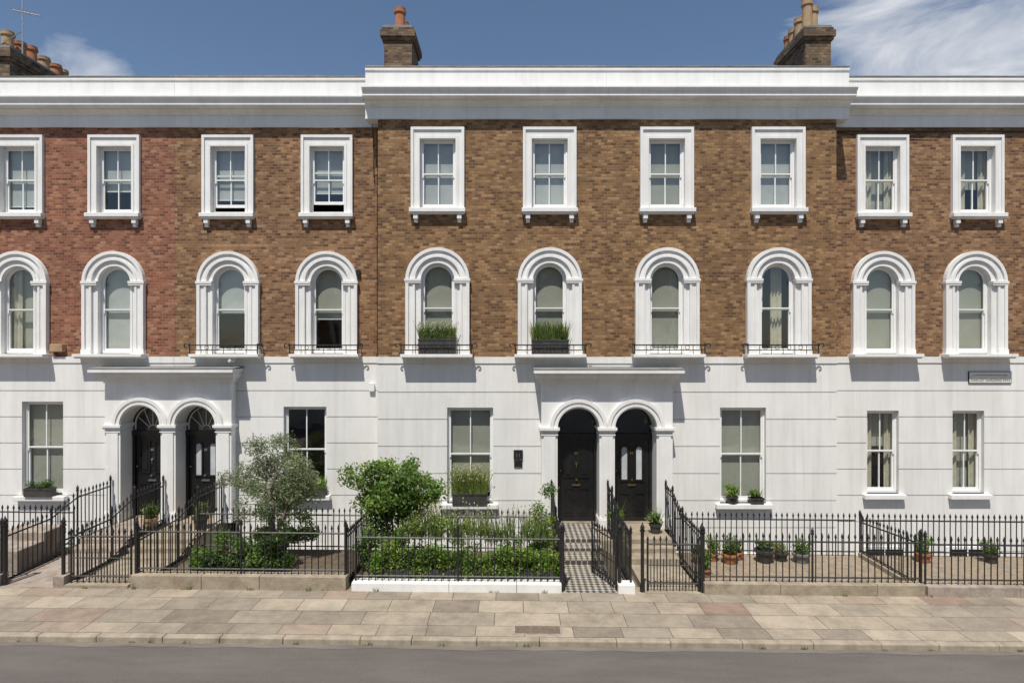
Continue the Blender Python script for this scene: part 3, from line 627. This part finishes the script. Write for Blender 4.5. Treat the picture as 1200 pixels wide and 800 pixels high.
hedge('ivy_shrub',-6.1,-4.7,-2.35,.1,.85,.25,9000,DK+GR,None,.14)
hedge('climbing_shrub',-5.7,-4.5,-1.25,.3,1.55,.15,6000,GR+LM,None,.14)
hedge('hydrangea_bush',-3.05,-2.2,-2.3,.1,.95,.2,6000,GR+LM+DK,None,.12)
hedge('evergreen_bush',-6.6,-6.2,-2.3,.05,.5,.25,2000,GR+DK,None,.12)
m=MB(); 
for i in range(4): m.box(-2.5+i*.85,-1.75+i*.85,-3.02,-2.62,.0,.30)
m.obj('planter_trough',PLANTER,shear=True)
m=MB()
for _ in range(60):
    x=U(-13,13); yy=random.choice([-3.36,-3.36,-5.28]); 
    if .9<x<3.7 or -9.7<x<-8.7: continue
    blades(m,x,yy,.0 if yy>-4 else -.09,.05,.008,random.randint(4,12),U(.03,.09),GR+YL,None,.004,.7)
m.obj('pavement_weeds',LEAF,shear=True,recalc=False)
def wbox(x,y,z,hw,cols,tips=None,h=.30,bh=.2,kind='mix'):
    E=empty('window_box',(x,y,z)); p=MB(); p.box(x-hw,x+hw,y-.1,y+.1,z,z+bh); p.box(x-hw-.01,x+hw+.01,y-.11,y+.11,z+bh-.03,z+bh+.005); p.obj('trough',PLANTER,E)
    f=MB(); blades(f,x,y,z+bh-.02,hw*.95,.07,420,h,cols,tips,.006,.4); leafcloud(f,[(x+U(-hw,hw)*.9,y+U(-.05,.05),z+bh+U(0,.16),.12,.08,.09) for _ in range(11)],1000,.028,cols,.35); f.obj('foliage',LEAF,E,recalc=False)
wbox(-1.81,-.17,SILLZ+.003,.44,YL+DK+GR,[(.3,.28,.2)],.42,.36)
wbox(.917,-.17,SILLZ+.003,.44,DK+GR+YL,None,.50,.34)
wbox(-1.02,-.10,.875,.42,YL+LM,[(.35,.33,.2)],.66,.26)
wbox(-11.86,.44,.935,.34,DK,None,.06,.2)
wbox(-5.1,.44,.955,.42,GR+LM,None,.3,.2)
pot('potted_plant',5.35,-.08,.875,.13,.18,PLANTER,'bush',.26,LM,n=400); pot('potted_plant',5.93,-.08,.875,.15,.15,PLANTER,'bush',.17,GR,True,n=300)
pot('potted_plant',2.42,-.75,.33,.13,.22,TERRA,'bush',.38,LM,n=500); pot('potted_plant',3.35,-.65,.33,.14,.22,PLANTER,'bush',.28,GR)
pot('potted_plant',-8.62,-.35,.33,.16,.28,CLAY,'bush',.28,YL+GR); pot('potted_plant',-7.45,-.3,.33,.17,.3,PLANTER,'bush',.28,YL+GR); 
for x,y,r,h,mt,c in((4.05,-1.6,.14,.2,TERRA,GR),(4.42,-1.45,.13,.18,TERRA,LM),(4.75,-1.6,.17,.22,TERRA,GR),(5.0,-1.35,.13,.18,TERRA,DK),(5.55,-1.5,.2,.28,PLANTER,GR),(5.95,-1.4,.15,.2,PLANTER,YL),(6.35,-1.5,.18,.22,LEAD,GR),(9.1,-1.4,.16,.22,TERRA,GR),(3.95,-2.4,.12,.16,TERRA,GR),(10.6,-1.4,.14,.2,PLANTER,GR)):
    pot('potted_plant',x,y,gz(x),r,h,mt,'bush',U(.16,.32),c,n=380)
# ------------------------------------------------------------------ small fittings
S=empty('street_name_sign',(12.05,.5,3.9)); m=MB(); m.box(11.52,12.60,.495,.524,3.76,4.06); m.obj('sign_border',IRON,S)
m=MB(); m.box(11.535,12.585,.490,.4952,3.775,4.045); m.obj('sign_plate',noisy('sign_enamel',(.62,.6,.55),(.70,.68,.63),scale=5,rough=.35,bump=0),S)
def text(s,x,y,z,size,mat,parent):
    c=bpy.data.curves.new('lettering','FONT'); c.body=s; c.size=size; c.align_x='CENTER'; c.extrude=.001; c.materials.append(mat)
    o=bpy.data.objects.new('lettering',c); sc.collection.objects.link(o); o.location=(x,y,z); o.rotation_euler=(math.pi/2,0,0)
    o.parent=parent; o.matrix_parent_inverse=Matrix.Translation(parent.location).inverted()
text('OAKLEY GARDENS SW3',12.06,.488,3.81,.092,IRON,S); text('ROYAL BOROUGH OF KENSINGTON AND CHELSEA',12.06,.488,3.955,.036,TERRA,S)
S=empty('entry_plaque',(.15,-.03,1.95)); m=MB(); m.box(.04,.26,-.07,-.025,1.95,2.17); m.box(.05,.25,-.06,-.025,1.76,1.92); m.obj('plates',IRON,S); text('11',.15,-.072,2.0,.13,STEEL,S)
S=empty('alarm_box',(-11.45,.4,4.62)); m=MB(); m.box(-11.6,-11.28,.40,.56,4.55,4.75); m.obj('casing',CLAY,S,bevel=.02)
m=MB(); m.box(-7.06,-6.94,.35,.5,4.3,4.42); m.cyl((-7.0,.36,4.36),(-7.0,.2,4.33),.035,n=10); m.obj('security_camera',TRIM)
m=MB(); m.box(-3.60,-3.46,.44,.5,3.55,3.78); m.obj('exterior_light',TRIM,bevel=.02)
m=MB(); m.cyl((-3.42,.50,10.15),(-3.42,.50,4.5),.03); 
for z in(9,7.4,5.8): m.cyl((-3.42,.50,z),(-3.42,.50,z+.06),.042)
m.obj('rainwater_pipe',BROWN2)
m=MB(); pr=None
for i in range(20):
    t=i/19; p=(-3.63+.25*t+.04*math.sin(t*6),.5-.0*t,10.9-2.6*t)
    if pr: m.cyl(pr,p,.009,n=5)
    pr=p
m.cyl((-3.63,.08,11.0),(-3.63,.08,10.7),.02); m.obj('aerial_cable',IRON)
m=MB(); m.box(-3.93,-3.83,.46,.552,6.5,6.62); m.obj('vent_cowl',IRON)
m=MB(); m.box(7.95,13.4,.50,.53,10.10,10.13); m.cyl((8.0,.5,10.08),(10.5,.5,10.0),.01); m.obj('facade_cable',IRON)
S=empty('inspection_cover',(.4,-4.85,0)); m=MB(); m.box(0,.84,-5.06,-4.72,-.02,.006); m.obj('frame',STONE2,S,shear=True); m=MB(); m.box(.05,.79,-5.02,-4.76,-.02,.010); m.obj('plate',noisy('rusty_iron',(.10,.07,.05),(.2,.15,.11),scale=14,rough=.8,bump=.5),S,shear=True)
m=MB(); m.box(-10.9,-9.98,-2.6,-1.9,0,.45); m.box(-10.9,-9.98,-1.9,-1.3,0,.62); m.obj('stone_side_steps',STONE2,shear=True,bevel=.02)

# ------------------------------------------------------------------ light
EL=math.radians(62); AZ=math.radians(15)
d=Vector((math.sin(AZ)*math.cos(EL),math.cos(AZ)*math.cos(EL),-math.sin(EL)))
sun=bpy.data.lights.new('sun','SUN'); sun.energy=5; sun.angle=math.radians(.5); sun.color=(1,.955,.88)
so=bpy.data.objects.new('sun',sun); so.rotation_euler=d.to_track_quat('-Z','Y').to_euler(); so.location=(-5,-20,30); sc.collection.objects.link(so)
w=bpy.data.worlds.new('World'); sc.world=w; w.use_nodes=True; nt=w.node_tree; bg=nt.nodes['Background']
sky=N(nt,'ShaderNodeTexSky',sky_type='NISHITA'); sky.sun_disc=False; sky.sun_elevation=EL; sky.sun_rotation=math.pi+AZ; sky.air_density=1.0; sky.dust_density=.5; sky.ozone_density=2.2
tc=N(nt,'ShaderNodeTexCoord')
mp=N(nt,'ShaderNodeMapping'); mp.inputs['Scale'].default_value=(2.2,2.2,6.5); mp.inputs['Rotation'].default_value=(0,math.radians(-18),0); L(nt,tc.outputs['Generated'],mp.inputs[0])
no=N(nt,'ShaderNodeTexNoise'); no.inputs['Scale'].default_value=2.0; no.inputs['Detail'].default_value=9; no.inputs['Roughness'].default_value=.62; no.inputs['Distortion'].default_value=.5; L(nt,mp.outputs[0],no.inputs['Vector'])
def mask(dirv,a,b_):
    dp=N(nt,'ShaderNodeVectorMath',operation='DOT_PRODUCT'); L(nt,tc.outputs['Generated'],dp.inputs[0]); dp.inputs[1].default_value=Vector(dirv).normalized()
    mr=N(nt,'ShaderNodeMapRange'); L(nt,dp.outputs['Value'],mr.inputs[0]); mr.inputs[1].default_value=a; mr.inputs[2].default_value=b_; mr.inputs[3].default_value=0; mr.inputs[4].default_value=1; return mr
m1=mask((530,720,375),.974,.998); m2=mask((-505,720,318),.9965,.9999)
mxm=N(nt,'ShaderNodeMath',operation='MAXIMUM'); L(nt,m1.outputs[0],mxm.inputs[0]); L(nt,m2.outputs[0],mxm.inputs[1])
sm=N(nt,'ShaderNodeMath',operation='MULTIPLY_ADD'); L(nt,mxm.outputs[0],sm.inputs[0]); sm.inputs[1].default_value=.38; L(nt,no.outputs[0],sm.inputs[2])
cr=ramp(nt,[(.72,(0,0,0)),(1.0,(.9,.9,.9))]); L(nt,sm.outputs[0],cr.inputs[0])
mc=mixc(nt); L(nt,cr.outputs[0],mc.inputs[0]); L(nt,sky.outputs[0],mc.inputs[6]); mc.inputs[7].default_value=(7.4,7.6,8.0,1)
L(nt,mc.outputs[2],bg.inputs[0]); bg.inputs[1].default_value=.10
# ------------------------------------------------------------------ camera
cam=bpy.data.cameras.new('camera'); cam.lens=21.6; cam.sensor_width=36; cam.shift_y=10/1200; cam.clip_end=1000
co=bpy.data.objects.new('camera',cam); co.location=(0,-15,4.6); co.rotation_euler=(math.pi/2,0,0); sc.collection.objects.link(co); sc.camera=co
sc.view_settings.view_transform='Standard'; sc.view_settings.look='None'; sc.view_settings.exposure=0
